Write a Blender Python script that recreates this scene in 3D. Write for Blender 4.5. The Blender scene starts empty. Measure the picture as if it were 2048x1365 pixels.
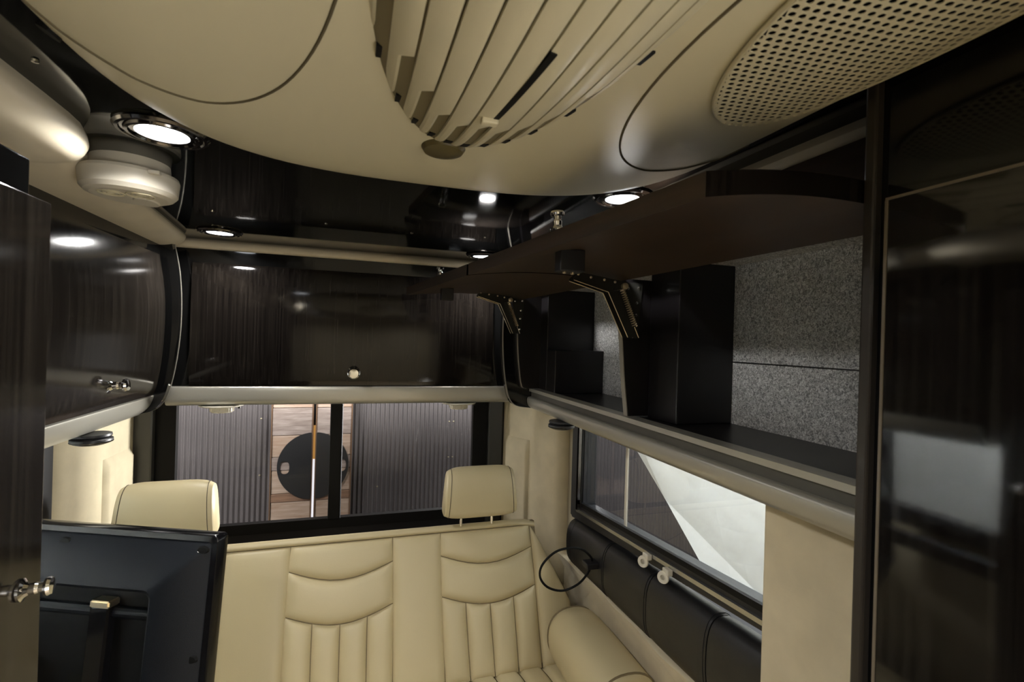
import bpy, bmesh, math, random
from mathutils import Vector, Matrix
random.seed(7)
S = bpy.context.scene
COL = S.collection

# ------------------------------------------------------------------ camera, world, light, exposure
F_PX = 970.0
yaw, roll = math.radians(17.6), math.radians(1.65)
cd = bpy.data.cameras.new('camera'); cam = bpy.data.objects.new('camera', cd); COL.objects.link(cam)
cd.sensor_width = 36.0; cd.lens = F_PX * 36.0 / 2048.0; cd.clip_start = 0.02
fw = Vector((math.sin(yaw), math.cos(yaw), 0)); r0 = Vector((math.cos(yaw), -math.sin(yaw), 0)); u0 = Vector((0, 0, 1))
rt = r0 * math.cos(roll) + u0 * math.sin(roll); up = -r0 * math.sin(roll) + u0 * math.cos(roll)
M = Matrix((rt, up, -fw)).transposed().to_4x4(); M.translation = (0, 0, 1.55)
cam.matrix_world = M
S.camera = cam
cd.dof.use_dof = True; cd.dof.focus_distance = 2.0; cd.dof.aperture_fstop = 9.0
S.view_settings.view_transform = 'Standard'; S.view_settings.look = 'None'
S.view_settings.gamma = 1.0; S.view_settings.use_curve_mapping = False
S.view_settings.exposure = 0.4
w = bpy.data.worlds.new('world'); S.world = w; w.use_nodes = True
w.node_tree.nodes['Background'].inputs[0].default_value = (0.9, 0.95, 1.0, 1)
w.node_tree.nodes['Background'].inputs[1].default_value = 0.02

def area(name, loc, target, size, power, color=(1, 1, 1), shape='DISK', sy=None, spread=None):
    l = bpy.data.lights.new(name, 'AREA'); l.shape = shape; l.size = size
    if sy: l.size_y = sy
    l.energy = power; l.color = color
    if spread: l.spread = math.radians(spread)
    o = bpy.data.objects.new(name, l); COL.objects.link(o)
    o.location = loc
    o.rotation_euler = (Vector(target) - Vector(loc)).to_track_quat('-Z', 'Y').to_euler()
    return o
# workshop lamp outside the van, then added lamps for the sheets and rear corners
area('workshop_lamp', (-1.5, 2.65, 2.5), (0.0, 3.8, 0.7), 1.2, 20, (1, .93, .88), 'RECTANGLE', 0.5)
area('sheet_fill_lamp', (1.22, 1.4, 2.9), (1.45, 1.4, 0.8), 0.25, 260, (.93, .97, 1), 'RECTANGLE', 2.4)  # added lamp, brightens the right white sheet
area('sheet_fill_lamp', (-1.22, 1.1, 2.9), (-1.45, 1.1, 0.8), 0.25, 700, (.93, .97, 1), 'RECTANGLE', 2.4)  # added lamp, brightens the left sheet so its reflection shows
area('rear_fill_lamp', (1.5, 3.3, 1.08), (-.8, 1.72, 1.22), .35, 19, (1, .985, .96), 'RECTANGLE', .5, 70)  # unseen lamp added to brighten the left pillar panel and valance
area('rear_fill_lamp', (-2.1, 3.15, 1.12), (.9, 2.05, 1.1), .35, 3, (1, .985, .96), 'RECTANGLE', .5, 70)  # weaker unseen lamp added for the right pillar panel
# daylight through the open sliding door on the right, ahead of the tall cabinet
area('side_door_daylight', (1.08, -.80, .78), (-.6, .1, 1.1), 1.2, 23, (1, .96, .90), 'RECTANGLE', 1.05)
LAMP_W = 2.8
LAMP_COL = (1.0, .97, .93)

# ------------------------------------------------------------------ materials
def mat(name, col, rough=.5, metal=0., spec=.5, coat=0., bump=None, var=None, emit=None, sheen=0.):
    m = bpy.data.materials.new(name); m.use_nodes = True
    nt = m.node_tree; b = nt.nodes['Principled BSDF']
    b.inputs['Base Color'].default_value = (*col, 1); b.inputs['Roughness'].default_value = rough
    b.inputs['Metallic'].default_value = metal; b.inputs['Specular IOR Level'].default_value = spec
    b.inputs['Coat Weight'].default_value = coat; b.inputs['Sheen Weight'].default_value = sheen
    tc = nt.nodes.new('ShaderNodeTexCoord')
    if var:
        sc, amt = var
        n = nt.nodes.new('ShaderNodeTexNoise'); n.inputs['Scale'].default_value = sc; n.inputs['Detail'].default_value = 5
        nt.links.new(tc.outputs['Object'], n.inputs['Vector'])
        r = nt.nodes.new('ShaderNodeValToRGB')
        r.color_ramp.elements[0].position = .3; r.color_ramp.elements[1].position = .7
        r.color_ramp.elements[0].color = (*[c * (1 - amt) for c in col], 1)
        r.color_ramp.elements[1].color = (*[min(1, c * (1 + amt)) for c in col], 1)
        nt.links.new(n.outputs['Fac'], r.inputs['Fac']); nt.links.new(r.outputs['Color'], b.inputs['Base Color'])
    if bump:
        sc, st, dist = bump
        n = nt.nodes.new('ShaderNodeTexNoise'); n.inputs['Scale'].default_value = sc; n.inputs['Detail'].default_value = 3
        nt.links.new(tc.outputs['Object'], n.inputs['Vector'])
        bp = nt.nodes.new('ShaderNodeBump'); bp.inputs['Strength'].default_value = st; bp.inputs['Distance'].default_value = dist
        nt.links.new(n.outputs['Fac'], bp.inputs['Height']); nt.links.new(bp.outputs['Normal'], b.inputs['Normal'])
    if emit:
        b.inputs['Emission Color'].default_value = (*emit[0], 1); b.inputs['Emission Strength'].default_value = emit[1]
    return m

def grain(name, ramp, scale, rough, spec=.5, rv=0.0, detail=6):
    m = bpy.data.materials.new(name); m.use_nodes = True
    nt = m.node_tree; b = nt.nodes['Principled BSDF']
    tc = nt.nodes.new('ShaderNodeTexCoord'); mp = nt.nodes.new('ShaderNodeMapping')
    mp.inputs['Scale'].default_value = scale
    n = nt.nodes.new('ShaderNodeTexNoise'); n.inputs['Scale'].default_value = 1; n.inputs['Detail'].default_value = detail
    n.inputs['Roughness'].default_value = .65
    r = nt.nodes.new('ShaderNodeValToRGB'); e = r.color_ramp.elements
    e[0].position, e[0].color = ramp[0][0], (*ramp[0][1], 1)
    e[1].position, e[1].color = ramp[-1][0], (*ramp[-1][1], 1)
    for p, c in ramp[1:-1]:
        k = e.new(p); k.color = (*c, 1)
    L = nt.links.new
    L(tc.outputs['Object'], mp.inputs['Vector']); L(mp.outputs['Vector'], n.inputs['Vector'])
    L(n.outputs['Fac'], r.inputs['Fac']); L(r.outputs['Color'], b.inputs['Base Color'])
    b.inputs['Roughness'].default_value = rough; b.inputs['Specular IOR Level'].default_value = spec
    if rv:
        mr = nt.nodes.new('ShaderNodeMapRange'); mr.inputs['To Min'].default_value = rough * (1 - rv); mr.inputs['To Max'].default_value = rough * (1 + rv)
        L(n.outputs['Fac'], mr.inputs['Value']); L(mr.outputs['Result'], b.inputs['Roughness'])
    return m

def glass(name, tint, refl=1.0, ior=1.5):
    m = bpy.data.materials.new(name); m.use_nodes = True
    nt = m.node_tree; nt.nodes.remove(nt.nodes['Principled BSDF']); out = nt.nodes['Material Output']
    t = nt.nodes.new('ShaderNodeBsdfTransparent'); t.inputs[0].default_value = (*tint, 1)
    g = nt.nodes.new('ShaderNodeBsdfGlossy'); g.inputs['Roughness'].default_value = .01; g.inputs[0].default_value = (refl, refl, refl, 1)
    fr = nt.nodes.new('ShaderNodeFresnel'); fr.inputs['IOR'].default_value = ior
    mx = nt.nodes.new('ShaderNodeMixShader')
    L = nt.links.new
    geo = nt.nodes.new('ShaderNodeNewGeometry'); mu = nt.nodes.new('ShaderNodeMath'); mu.operation = 'MULTIPLY_ADD'
    mu.inputs[1].default_value = -1; mu.inputs[2].default_value = 1
    m2 = nt.nodes.new('ShaderNodeMath'); m2.operation = 'MULTIPLY'
    L(geo.outputs['Backfacing'], mu.inputs[0]); L(mu.outputs[0], m2.inputs[0]); L(fr.outputs[0], m2.inputs[1]); L(m2.outputs[0], mx.inputs[0]); L(t.outputs[0], mx.inputs[1]); L(g.outputs[0], mx.inputs[2]); L(mx.outputs[0], out.inputs[0])
    return m

LEATHER = mat('cream_leather', (.58, .495, .30), .42, bump=(420, .12, .002), var=(3, .04))
LEATHER_SEAM = mat('leather_seam', (.20, .155, .085), .7)
THREAD = mat('thread', (.10, .08, .05), .8)
SUEDE = mat('cream_suede', (.62, .54, .37), .8, spec=.25, bump=(60, .15, .004), var=(14, .07), sheen=.2)
PADDED = mat('cream_padded_vinyl', (.76, .68, .52), .55, bump=(25, .10, .004), var=(8, .05))
SHROUD = mat('tan_plastic', (.66, .61, .43), .34, spec=.5, bump=(350, .05, .001))
SHROUD_DK = mat('dark_tan_plastic', (.20, .165, .085), .5)
SEAM_DK = mat('shadow_seam', (.11, .09, .05), .8)
WHITE_PL = mat('white_plastic', (.68, .64, .54), .4)
WOOD = grain('dark_gloss_veneer', [(.30, (.003, .0025, .0025)), (.5, (.008, .0065, .0055)), (.75, (.017, .014, .012))], (170, 170, .7), .08, .38, .3)
WOOD_FACE = grain('grey_brown_gloss_veneer', [(.30, (.010, .008, .007)), (.5, (.018, .015, .0125)), (.72, (.040, .034, .028))], (110, 110, 1.2), .13, .5, .2)
WOOD_IN = grain('brown_satin_laminate', [(.3, (.034, .022, .014)), (.7, (.060, .039, .026))], (4, 4, 60), .45, .4)
WOOD_TALL = grain('black_gloss_veneer', [(.30, (.003, .0025, .0025)), (.5, (.007, .006, .0055)), (.72, (.016, .014, .012))], (110, 110, 1.1), .06, .85, .2)
BLACK_GLOSS = mat('black_gloss_laminate', (.006, .006, .006), .07)
BLACK_LAM = mat('black_satin_laminate', (.007, .006, .007), .35)
CEIL = mat('black_mirror_panel', (.004, .005, .004), .05, spec=.42)
CHROME = mat('chrome', (.85, .85, .85), .08, metal=1)
STEEL = mat('brushed_brass_steel', (.88, .76, .55), .32, metal=1)
STEEL_DK = mat('dark_steel_plate', (.05, .05, .045), .3, metal=.6)
BEZEL = mat('smoked_chrome', (.18, .17, .16), .12, metal=1)
ALLOY = mat('satin_champagne_alloy', (.47, .455, .395), .33, metal=.5)
ALLOY_DK = mat('dark_groove', (.10, .095, .08), .5, metal=.3)
EDGE = mat('grey_edge_band', (.30, .28, .24), .35)
FELT = None
BLACK_PL = mat('black_plastic', (.012, .012, .014), .42, bump=(500, .15, .001))
BLACK_RUB = mat('black_rubber', (.005, .005, .005), .6, spec=.2)
BLACK_VINYL = mat('black_vinyl', (.014, .014, .015), .38, bump=(40, .1, .004))
LENS = mat('lamp_lens', (1, 1, 1), .4, emit=((.93, .96, 1), 10))
TV_BACK = mat('charcoal_textured_plastic', (.006, .008, .012), .5, spec=.22, bump=(900, .3, .001))
TV_RIM = mat('black_gloss_plastic', (.005, .005, .006), .15)
GLASS = glass('clear_window_glass', (.95, .95, .945), .45, 1.35)
GLASS_DK = glass('tinted_window_glass', (.85, .86, .865), .9, 1.6)
CORR = mat('grey_corrugated_steel', (.100, .086, .083), .42, metal=.2, var=(2.5, .12))
SHEET = mat('white_sheet', (.86, .88, .88), .7, bump=(6, .4, .02))
FLOORM = grain('oak_plank_floor', [(.3, (.38, .30, .19)), (.7, (.52, .42, .28))], (12, 1.2, 12), .4)
CREAMW = mat('beige_wall', (.50, .45, .33), .8)
GROUND = mat('grey_concrete', (.14, .14, .14), .8)

def felt():
    m = bpy.data.materials.new('grey_felt'); m.use_nodes = True
    nt = m.node_tree; b = nt.nodes['Principled BSDF']; L = nt.links.new
    tc = nt.nodes.new('ShaderNodeTexCoord')
    n = nt.nodes.new('ShaderNodeTexNoise'); n.inputs['Scale'].default_value = 170; n.inputs['Detail'].default_value = 6; n.inputs['Distortion'].default_value = 1.5
    r = nt.nodes.new('ShaderNodeValToRGB'); r.color_ramp.elements[0].position = .38; r.color_ramp.elements[1].position = .66
    r.color_ramp.elements[0].color = (.24, .24, .24, 1); r.color_ramp.elements[1].color = (.88, .88, .87, 1)
    bp = nt.nodes.new('ShaderNodeBump'); bp.inputs['Strength'].default_value = .6; bp.inputs['Distance'].default_value = .004
    L(tc.outputs['Object'], n.inputs['Vector']); L(n.outputs['Fac'], r.inputs['Fac']); L(r.outputs['Color'], b.inputs['Base Color'])
    L(n.outputs['Fac'], bp.inputs['Height']); L(bp.outputs['Normal'], b.inputs['Normal'])
    b.inputs['Roughness'].default_value = .95; b.inputs['Specular IOR Level'].default_value = .1
    return m
FELT = felt()

# ------------------------------------------------------------------ mesh helpers
def bm_new(): return bmesh.new()

def obj(name, bm, m, parent=None, smooth=True, label=None, angle=19):
    me = bpy.data.meshes.new(name)
    bmesh.ops.recalc_face_normals(bm, faces=bm.faces[:])
    if parent is not None:
        off = Vector((0, 0, 0)); p = parent
        while p is not None: off += p.location; p = p.parent
        bmesh.ops.translate(bm, vec=-off, verts=bm.verts[:])
    bm.to_mesh(me); bm.free()
    if m is not None:
        for mm in (m if isinstance(m, (list, tuple)) else [m]): me.materials.append(mm)
    if smooth:
        for p in me.polygons: p.use_smooth = True
        try: me.set_sharp_from_angle(angle=math.radians(angle))
        except Exception: pass
    o = bpy.data.objects.new(name, me); COL.objects.link(o)
    if parent is not None: o.parent = parent
    if label: o['label'] = label
    return o

def thing(name, label, cat, loc=(0, 0, 0), group=None):
    o = bpy.data.objects.new(name, None); COL.objects.link(o); o.location = loc; o.empty_display_size = .05
    o['label'] = label; o['category'] = cat
    if group: o['group'] = group
    return o
def tag(o, label, cat, group=None):
    o['label'] = label; o['category'] = cat
    if group: o['group'] = group
    return o
def struct(name, bm, m, parent=None, **k):
    o = obj(name, bm, m, parent, **k)
    if parent is None: o['kind'] = 'structure'
    return o
def struct_empty(name, loc=(0, 0, 0)):
    o = bpy.data.objects.new(name, None); COL.objects.link(o); o.location = loc; o['kind'] = 'structure'; return o
def dup(root, loc, label=None, rotz=None):
    r = root.copy(); COL.objects.link(r); r.location = loc
    if rotz is not None: r.rotation_euler = (0, 0, rotz)
    if label: r['label'] = label
    for ch in list(root.children):
        c = ch.copy(); COL.objects.link(c); c.parent = r
        for g in list(ch.children):
            d = g.copy(); COL.objects.link(d); d.parent = c
    return r

def box(bm, x0, x1, y0, y1, z0, z1, bev=0.0, seg=2):
    vs = [bm.verts.new(p) for p in ((x0, y0, z0), (x1, y0, z0), (x1, y1, z0), (x0, y1, z0), (x0, y0, z1), (x1, y0, z1), (x1, y1, z1), (x0, y1, z1))]
    fs = [bm.faces.new([vs[i] for i in q]) for q in ((0, 3, 2, 1), (4, 5, 6, 7), (0, 1, 5, 4), (1, 2, 6, 5), (2, 3, 7, 6), (3, 0, 4, 7))]
    if bev:
        es = list({e for f in fs for e in f.edges})
        bmesh.ops.bevel(bm, geom=es, offset=bev, segments=seg, affect='EDGES', profile=.5)
    return bm
def B(x0, x1, y0, y1, z0, z1, bev=0.0, seg=2): return box(bm_new(), x0, x1, y0, y1, z0, z1, bev, seg)

def loft(bm, rings, cap=True, closed=True):
    """rings: list of lists of points; joins neighbours"""
    R = [[bm.verts.new(p) for p in r] for r in rings]
    n = len(R[0]); m = n if closed else n - 1
    for a, b in zip(R, R[1:]):
        for i in range(m):
            j = (i + 1) % n
            bm.faces.new((a[i], a[j], b[j], b[i]))
    if cap and closed:
        bm.faces.new(R[0][::-1]); bm.faces.new(R[-1])
    return bm
def extr_y(bm, prof, y0, y1):      # prof [(x,z)] closed
    return loft(bm, [[(x, y0, z) for x, z in prof], [(x, y1, z) for x, z in prof]])
def extr_x(bm, prof, x0, x1):      # prof [(y,z)]
    return loft(bm, [[(x0, y, z) for y, z in prof], [(x1, y, z) for y, z in prof]])
def extr_z(bm, prof, z0, z1):
    return loft(bm, [[(x, y, z0) for x, y in prof], [(x, y, z1) for x, y in prof]])
def basis(ax):
    a = Vector(ax).normalized(); t = Vector((0, 0, 1)) if abs(a.z) < .9 else Vector((1, 0, 0))
    u = a.cross(t).normalized(); v = a.cross(u).normalized()
    return a, u, v
def lathe(bm, prof, loc=(0, 0, 0), ax=(0, 0, 1), n=32, ex=1, ey=1):   # prof [(r,h)]
    a, u, v = basis(ax); c = Vector(loc); rings = []
    for r, h in prof:
        rings.append([c + a * h + (u * math.cos(t) * ex + v * math.sin(t) * ey) * max(r, 1e-5) for t in [2 * math.pi * i / n for i in range(n)]])
    return loft(bm, rings)
def tube(bm, pts, r, n=8, closed=False):
    pts = [Vector(p) for p in pts]; N = len(pts); rings = []
    prev = None
    for i, p in enumerate(pts):
        if closed: t = pts[(i + 1) % N] - pts[i - 1]
        else: t = pts[min(i + 1, N - 1)] - pts[max(i - 1, 0)]
        t.normalize()
        if prev is None: _, u, _ = basis(t)
        else:
            u = prev - t * prev.dot(t)
            u = u.normalized() if u.length > 1e-6 else basis(t)[1]
        prev = u; v = t.cross(u)
        rings.append([p + (u * math.cos(k) + v * math.sin(k)) * r for k in [2 * math.pi * j / n for j in range(n)]])
    if closed:
        R = [[bm.verts.new(q) for q in r_] for r_ in rings]
        for a in range(N):
            b = (a + 1) % N
            for i in range(n):
                j = (i + 1) % n; bm.faces.new((R[a][i], R[a][j], R[b][j], R[b][i]))
        return bm
    return loft(bm, rings)
def bar(bm, p, q, wdt, hgt, upv=(0, 0, 1)):
    p, q = Vector(p), Vector(q); a = (q - p).normalized(); s = a.cross(Vector(upv)).normalized(); u = s.cross(a)
    def ring(c): return [c + s * sx * wdt / 2 + u * sz * hgt / 2 for sx, sz in ((-1, -1), (1, -1), (1, 1), (-1, 1))]
    return loft(bm, [ring(p), ring(q)])
def grid(bm, fn, nu, nv):
    V = [[bm.verts.new(fn(i / nu, j / nv)) for j in range(nv + 1)] for i in range(nu + 1)]
    for i in range(nu):
        for j in range(nv):
            bm.faces.new((V[i][j], V[i + 1][j], V[i + 1][j + 1], V[i][j + 1]))
    return bm
def spline(pts, n):                # Catmull-Rom through pts
    P = [Vector(p) for p in pts]; out = []
    m = len(P) - 1
    for k in range(n + 1):
        t = k / n * m; i = min(int(t), m - 1); f = t - i
        p1, p2 = P[i], P[i + 1]; p0 = P[i - 1] if i else p1 * 2 - p2; p3 = P[i + 2] if i + 2 <= m else p2 * 2 - p1
        out.append(.5 * ((2 * p1) + (p2 - p0) * f + (2 * p0 - 5 * p1 + 4 * p2 - p3) * f * f + (3 * p1 - p0 - 3 * p2 + p3) * f ** 3))
    return out
def sp2(pts, n): return [(v.x, v.y) for v in spline([(a, b, 0) for a, b in pts], n)]

# ================================================================== SETTING
ZC = 1.90
b = B(-1.0, 1.0, -2.4, 2.42, -.05, 0); struct('floor', b, FLOORM, smooth=False)
ceiling = struct('ceiling', B(-1.0, 1.0, -2.4, 2.42, ZC, ZC + .03), CEIL, smooth=False)
for i, (x, y) in enumerate(((-.413, .797), (-.41, 1.595), (-.105, 1.619), (.16, 1.64), (.40, 1.60))):
    obj('screw', lathe(bm_new(), [(.0005, -.0035), (.004, -.003), (.0045, 0)], (x, y, ZC), n=12), CHROME, ceiling)
struct('wall_front', B(-1.0, 1.0, -2.45, -2.4, 0, ZC), CREAMW, smooth=False)
# side walls, each with its window opening
def side_wall(name, sx, y0, y1, z0, z1):
    bm = bm_new(); xa, xb = sorted((sx * .955, sx * 1.0))
    if sx > 0: box(bm, xa, xb, -2.4, -1.45, 0, z1); box(bm, xa, xb, -.14, y0, 0, z1)
    else: box(bm, xa, xb, -2.4, y0, 0, z1)
    box(bm, xa, xb, y1, 2.42, 0, z1)
    box(bm, xa, xb, y0, y1, 0, z0)
    xa, xb = sorted((sx * .99, sx * 1.02)); box(bm, xa, xb, -2.4, 2.42, z1, ZC)
    return struct(name, bm, CREAMW, smooth=False)
side_wall('wall_right', 1, .70, 1.93, .76, 1.25)
side_wall('wall_left', -1, .70, 1.90, .86, 1.25)
bm = bm_new()
box(bm, -1.0, -.76, 2.40, 2.46, 0, ZC); box(bm, .60, 1.0, 2.40, 2.46, 0, ZC)
box(bm, -.76, .60, 2.40, 2.46, 0, .68); box(bm, -.76, .60, 2.40, 2.46, 1.30, ZC)
struct('wall_rear', bm, BLACK_PL, smooth=False)

# rear window
win1 = struct_empty('window_1', (0, 2.40, .7))
def frame_poly(bm, outer, inner, place, d0, d1):
    n = len(outer)
    a = [[bm.verts.new(place(p, d)) for p in outer] for d in (d0, d1)]; c = [[bm.verts.new(place(p, d)) for p in inner] for d in (d0, d1)]
    for i in range(n):
        j = (i + 1) % n
        bm.faces.new((a[0][i], a[0][j], c[0][j], c[0][i])); bm.faces.new((a[1][i], c[1][i], c[1][j], a[1][j]))
        bm.faces.new((a[0][i], a[1][i], a[1][j], a[0][j])); bm.faces.new((c[0][i], c[0][j], c[1][j], c[1][i]))
    return bm
bm = frame_poly(bm_new(), [(-.80, .66), (.64, .66), (.64, 1.34), (-.80, 1.34)], [(-.725, .706), (.563, .706), (.563, 1.29), (-.725, 1.29)], lambda p, d: (p[0], d, p[1]), 2.385, 2.418)
obj('window_frame', bm, BLACK_RUB, win1, smooth=False)
obj('mullion', B(-.112, -.057, 2.375, 2.44, .70, 1.30, .006), BLACK_RUB, win1)
obj('pane', B(-.725, -.112, 2.412, 2.417, .70, 1.295), GLASS, win1, smooth=False)
obj('pane', B(-.057, .563, 2.412, 2.417, .70, 1.295), GLASS, win1, smooth=False)

# right side window: the sill line climbs towards the front
win2 = struct_empty('window_2', (.90, 1.35, .9))
def zs(y): return .882 + (1.816 - y) * (.073 / .936)
def wpl(p, d): return (d, p[0], p[1])
outer = [(.66, zs(.66) - .05), (1.92, zs(1.92) - .075), (1.92, 1.285), (.66, 1.285)]
inner = [(.72, zs(.72)), (1.81, zs(1.81)), (1.81, 1.27), (.72, 1.27)]
bm = frame_poly(bm_new(), outer, inner, wpl, .895, .96); bmesh.ops.bevel(bm, geom=[e for e in bm.edges], offset=.006, segments=2, affect='EDGES'); obj('window_frame', bm, BLACK_PL, win2)
bm = bm_new(); bar(bm, (.893, 1.85, zs(1.85) - .028), (.893, .70, zs(.70) - .028), .012, .012); obj('sill_trim', bm, mat('satin_steel_trim', (.55, .55, .53), .25, metal=.9), win2, label='thin bright trim strip along the sill')
bm = bm_new(); bar(bm, (.893, 1.80, zs(1.8) + .004), (.893, .70, zs(.7) + .004), .012, .016); obj('sill_seal', bm, BLACK_RUB, win2)
bm = bm_new(); bar(bm, (.885, 1.825, .86), (.885, 1.825, 1.27), .012, .016, (0, 1, 0)); obj('frame_trim', bm, BEZEL, win2)
bm = bm_new(); vs = [bm.verts.new(wpl(p, d)) for d in (.915, .919) for p in inner]
for q in ((0, 1, 2, 3), (7, 6, 5, 4), (0, 4, 5, 1), (1, 5, 6, 2), (2, 6, 7, 3), (3, 7, 4, 0)): bm.faces.new([vs[i] for i in q])
obj('pane', bm, GLASS_DK, win2, smooth=False)
bm = bm_new(); bar(bm, (.914, 1.50, .90), (.914, 1.50, 1.27), .006, .012, (0, 1, 0)); obj('glazing_bar', bm, WHITE_PL, win2, label='thin pale divider bar')
# left side window (seen only in reflections)
win3 = struct_empty('window_3', (-.90, 1.35, .9))
bm = frame_poly(bm_new(), [(.70, .86), (1.90, .86), (1.90, 1.285), (.70, 1.285)], [(.78, .93), (1.80, .93), (1.80, 1.27), (.78, 1.27)], lambda p, d: (-d, p[0], p[1]), .91, .97)
obj('window_frame', bm, BLACK_PL, win3, smooth=False)
obj('pane', B(-.94, -.935, .78, 1.80, .93, 1.27), GLASS_DK, win3, smooth=False)

# ================================================================== OUTSIDE (workshop behind the van)
bm = bm_new()
x, p_ = -3.2, .0335
cols = []
k = 0
while x < 3.2:
    ph = 2 * math.pi * (x / p_); yy = 3.80 - .0085 * math.cos(ph) ; cols.append((x, yy)); x += p_ / 8
R0 = [bm.verts.new((x, y, -.7)) for x, y in cols]; R1 = [bm.verts.new((x, y, 2.6)) for x, y in cols]
B0 = [bm.verts.new((cols[0][0], 3.83, -.7)), bm.verts.new((cols[-1][0], 3.83, -.7)), bm.verts.new((cols[0][0], 3.83, 2.6)), bm.verts.new((cols[-1][0], 3.83, 2.6))]
for i in range(len(cols) - 1): bm.faces.new((R0[i], R0[i + 1], R1[i + 1], R1[i]))
bm.faces.new(B0)
cw = tag(obj('corrugated_wall', bm, CORR), 'grey corrugated steel wall outside, behind the rear window', 'wall')
cw.location = (0, 0, 0)
for sx, sz in ((.70, .90), (.70, .62), (.735, .90), (.735, .62), (-.62, .95), (-.62, .55), (.18, .42)):
    xx = round(sx / p_) * p_
    obj('rivet', lathe(bm_new(), [(.001, -.004), (.006, -.003), (.007, 0)], (xx, 3.794, sz), (0, 1, 0), 8), STEEL, cw)
tag(obj('ground', B(-6, 6, -3, 4.2, -.75, -.7), GROUND, smooth=False), 'grey concrete workshop ground under the van', 'ground')

# sliding barn door: two leaves of planks, each with half of a round black pull plate
PL = [grain('weathered_plank_grey', [(.25, (.13, .09, .07)), (.5, (.21, .16, .135)), (.75, (.33, .265, .23))], (6, 20, 70), .6),
      grain('weathered_plank_tan', [(.25, (.22, .12, .07)), (.5, (.28, .195, .14)), (.75, (.40, .30, .235))], (5, 20, 60), .6),
      grain('weathered_plank_brown', [(.25, (.09, .045, .025)), (.75, (.22, .12, .07))], (5, 20, 60), .6)]
STRIP = mat('bronze_edge_strip', (.22, .13, .08), .35, metal=.6)
PLATE = mat('black_painted_steel', (.007, .006, .006), .5)
seams = [-.2, .03, .235, .378, .437, .60, .693, .845, 1.037, 1.10, 1.29, 1.5]
kinds = {0: 0, 1: 1, 2: 1, 3: 2, 4: 1, 5: 0, 6: 1, 7: 0, 8: 1, 9: 0, 10: 0}
xa, xb, xm = -.553, -.026, -.277
YD = 3.70
def leaf(x0, x1, side, label):
    t = thing('barn_door', label, 'door', ((x0 + x1) / 2, YD, -.2))
    for i, (z0, z1) in enumerate(zip(seams, seams[1:])):
        o = obj('plank', B(x0 + .004, x1 - .004, YD - .004 * (i % 2), YD + .025, z0 + .0015, z1 - .0015, .002, 1), PL[kinds[i]], t, smooth=False)
        o.data.transform(Matrix.Translation((0, 0, 0)))
    for xx in (x0, x1): obj('edge_strip', B(xx - .004, xx + .004, YD - .01, YD + .03, -.2, 1.5), STRIP, t, smooth=False)
    # half-disc pull with an oval finger hole
    cx, cz, r = xm, .628, .235
    hx, hz = xm + side * .187, .622
    xe = x0 + .004 if side > 0 else x1 - .004
    bm = bm_new(); N = 240
    hole = [(hx + .031 * math.copysign(abs(math.cos(a)) ** .75, math.cos(a)), hz + .045 * math.copysign(abs(math.sin(a)) ** .8, math.sin(a))) for a in [2 * math.pi * k / N for k in range(N)]]
    outl = []
    for k in range(N):
        a = 2 * math.pi * k / N; dx, dz = math.cos(a), math.sin(a)
        # ray from hole centre to the half disc outline
        bq = (hx - cx) * dx + (hz - cz) * dz; cq = (hx - cx) ** 2 + (hz - cz) ** 2 - r * r
        t1 = -bq + math.sqrt(bq * bq - cq)
        if dx * side < -1e-6: t1 = min(t1, (xe - hx) / dx)
        outl.append((hx + dx * t1, hz + dz * t1))
    frame_poly(bm, outl, hole, lambda p, d: (p[0], d, p[1]), YD - .016, YD - .005)
    obj('pull_plate', bm, PLATE, t, smooth=False, label='half of a round black pull plate with oval hole')
    return t
leaf(xa, xm - .012, -1, 'left leaf of weathered plank barn door seen through the rear window')
leaf(xm + .012, xb, 1, 'right leaf of weathered plank barn door behind the black window post')
o = tag(obj('white_glow', B(xm - .02, xm + .02, 3.745, 3.775, -.2, .66, .003), mat('white_gap_light', (.9, .9, .92), .4, emit=((.93, .93, 1), .75))), 'glowing white strip standing for light through the gap between the barn door leaves', 'strip')  # light through the gap, made as a glowing strip
o = tag(obj('amber_glow', B(xm - .02, xm + .02, 3.745, 3.775, .66, .90, .003), mat('amber_gap_light', (.45, .2, .05), .4, emit=((.9, .45, .12), .35))), 'glowing amber strip standing for light above the white one in the door gap', 'strip')  # amber light in the gap, put in as emission

# white sheets standing outside the side windows
def sheet(pts, x, label):
    bm = bm_new()
    loft(bm, [[(x + .012 * math.sin(5 * p[0] + 3 * p[1]), p[0], p[1]) for p in pts], [(x + .006 + .012 * math.sin(5 * p[0] + 3 * p[1]), p[0], p[1]) for p in pts]])
    return tag(obj('white_sheet', bm, SHEET, smooth=False), label, 'sheet')
sheet([(2.505, 1.168), (2.373, 0.947), (2.094, 0.769), (1.807, 0.582), (1.465, 0.591), (0.849, 0.588), (0.283, 0.63)] + [(.2, 1.9), (1.2, 2.0), (2.2, 1.9), (2.65, 1.4)], 1.50, 'white sheet with a slanting edge outside the right side window')
sheet([(1.82, 1.9), (1.82, 1.3), (1.81, .78), (.2, .74), (.2, 1.9)], -1.5, 'white sheet hanging outside the left side window')

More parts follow.
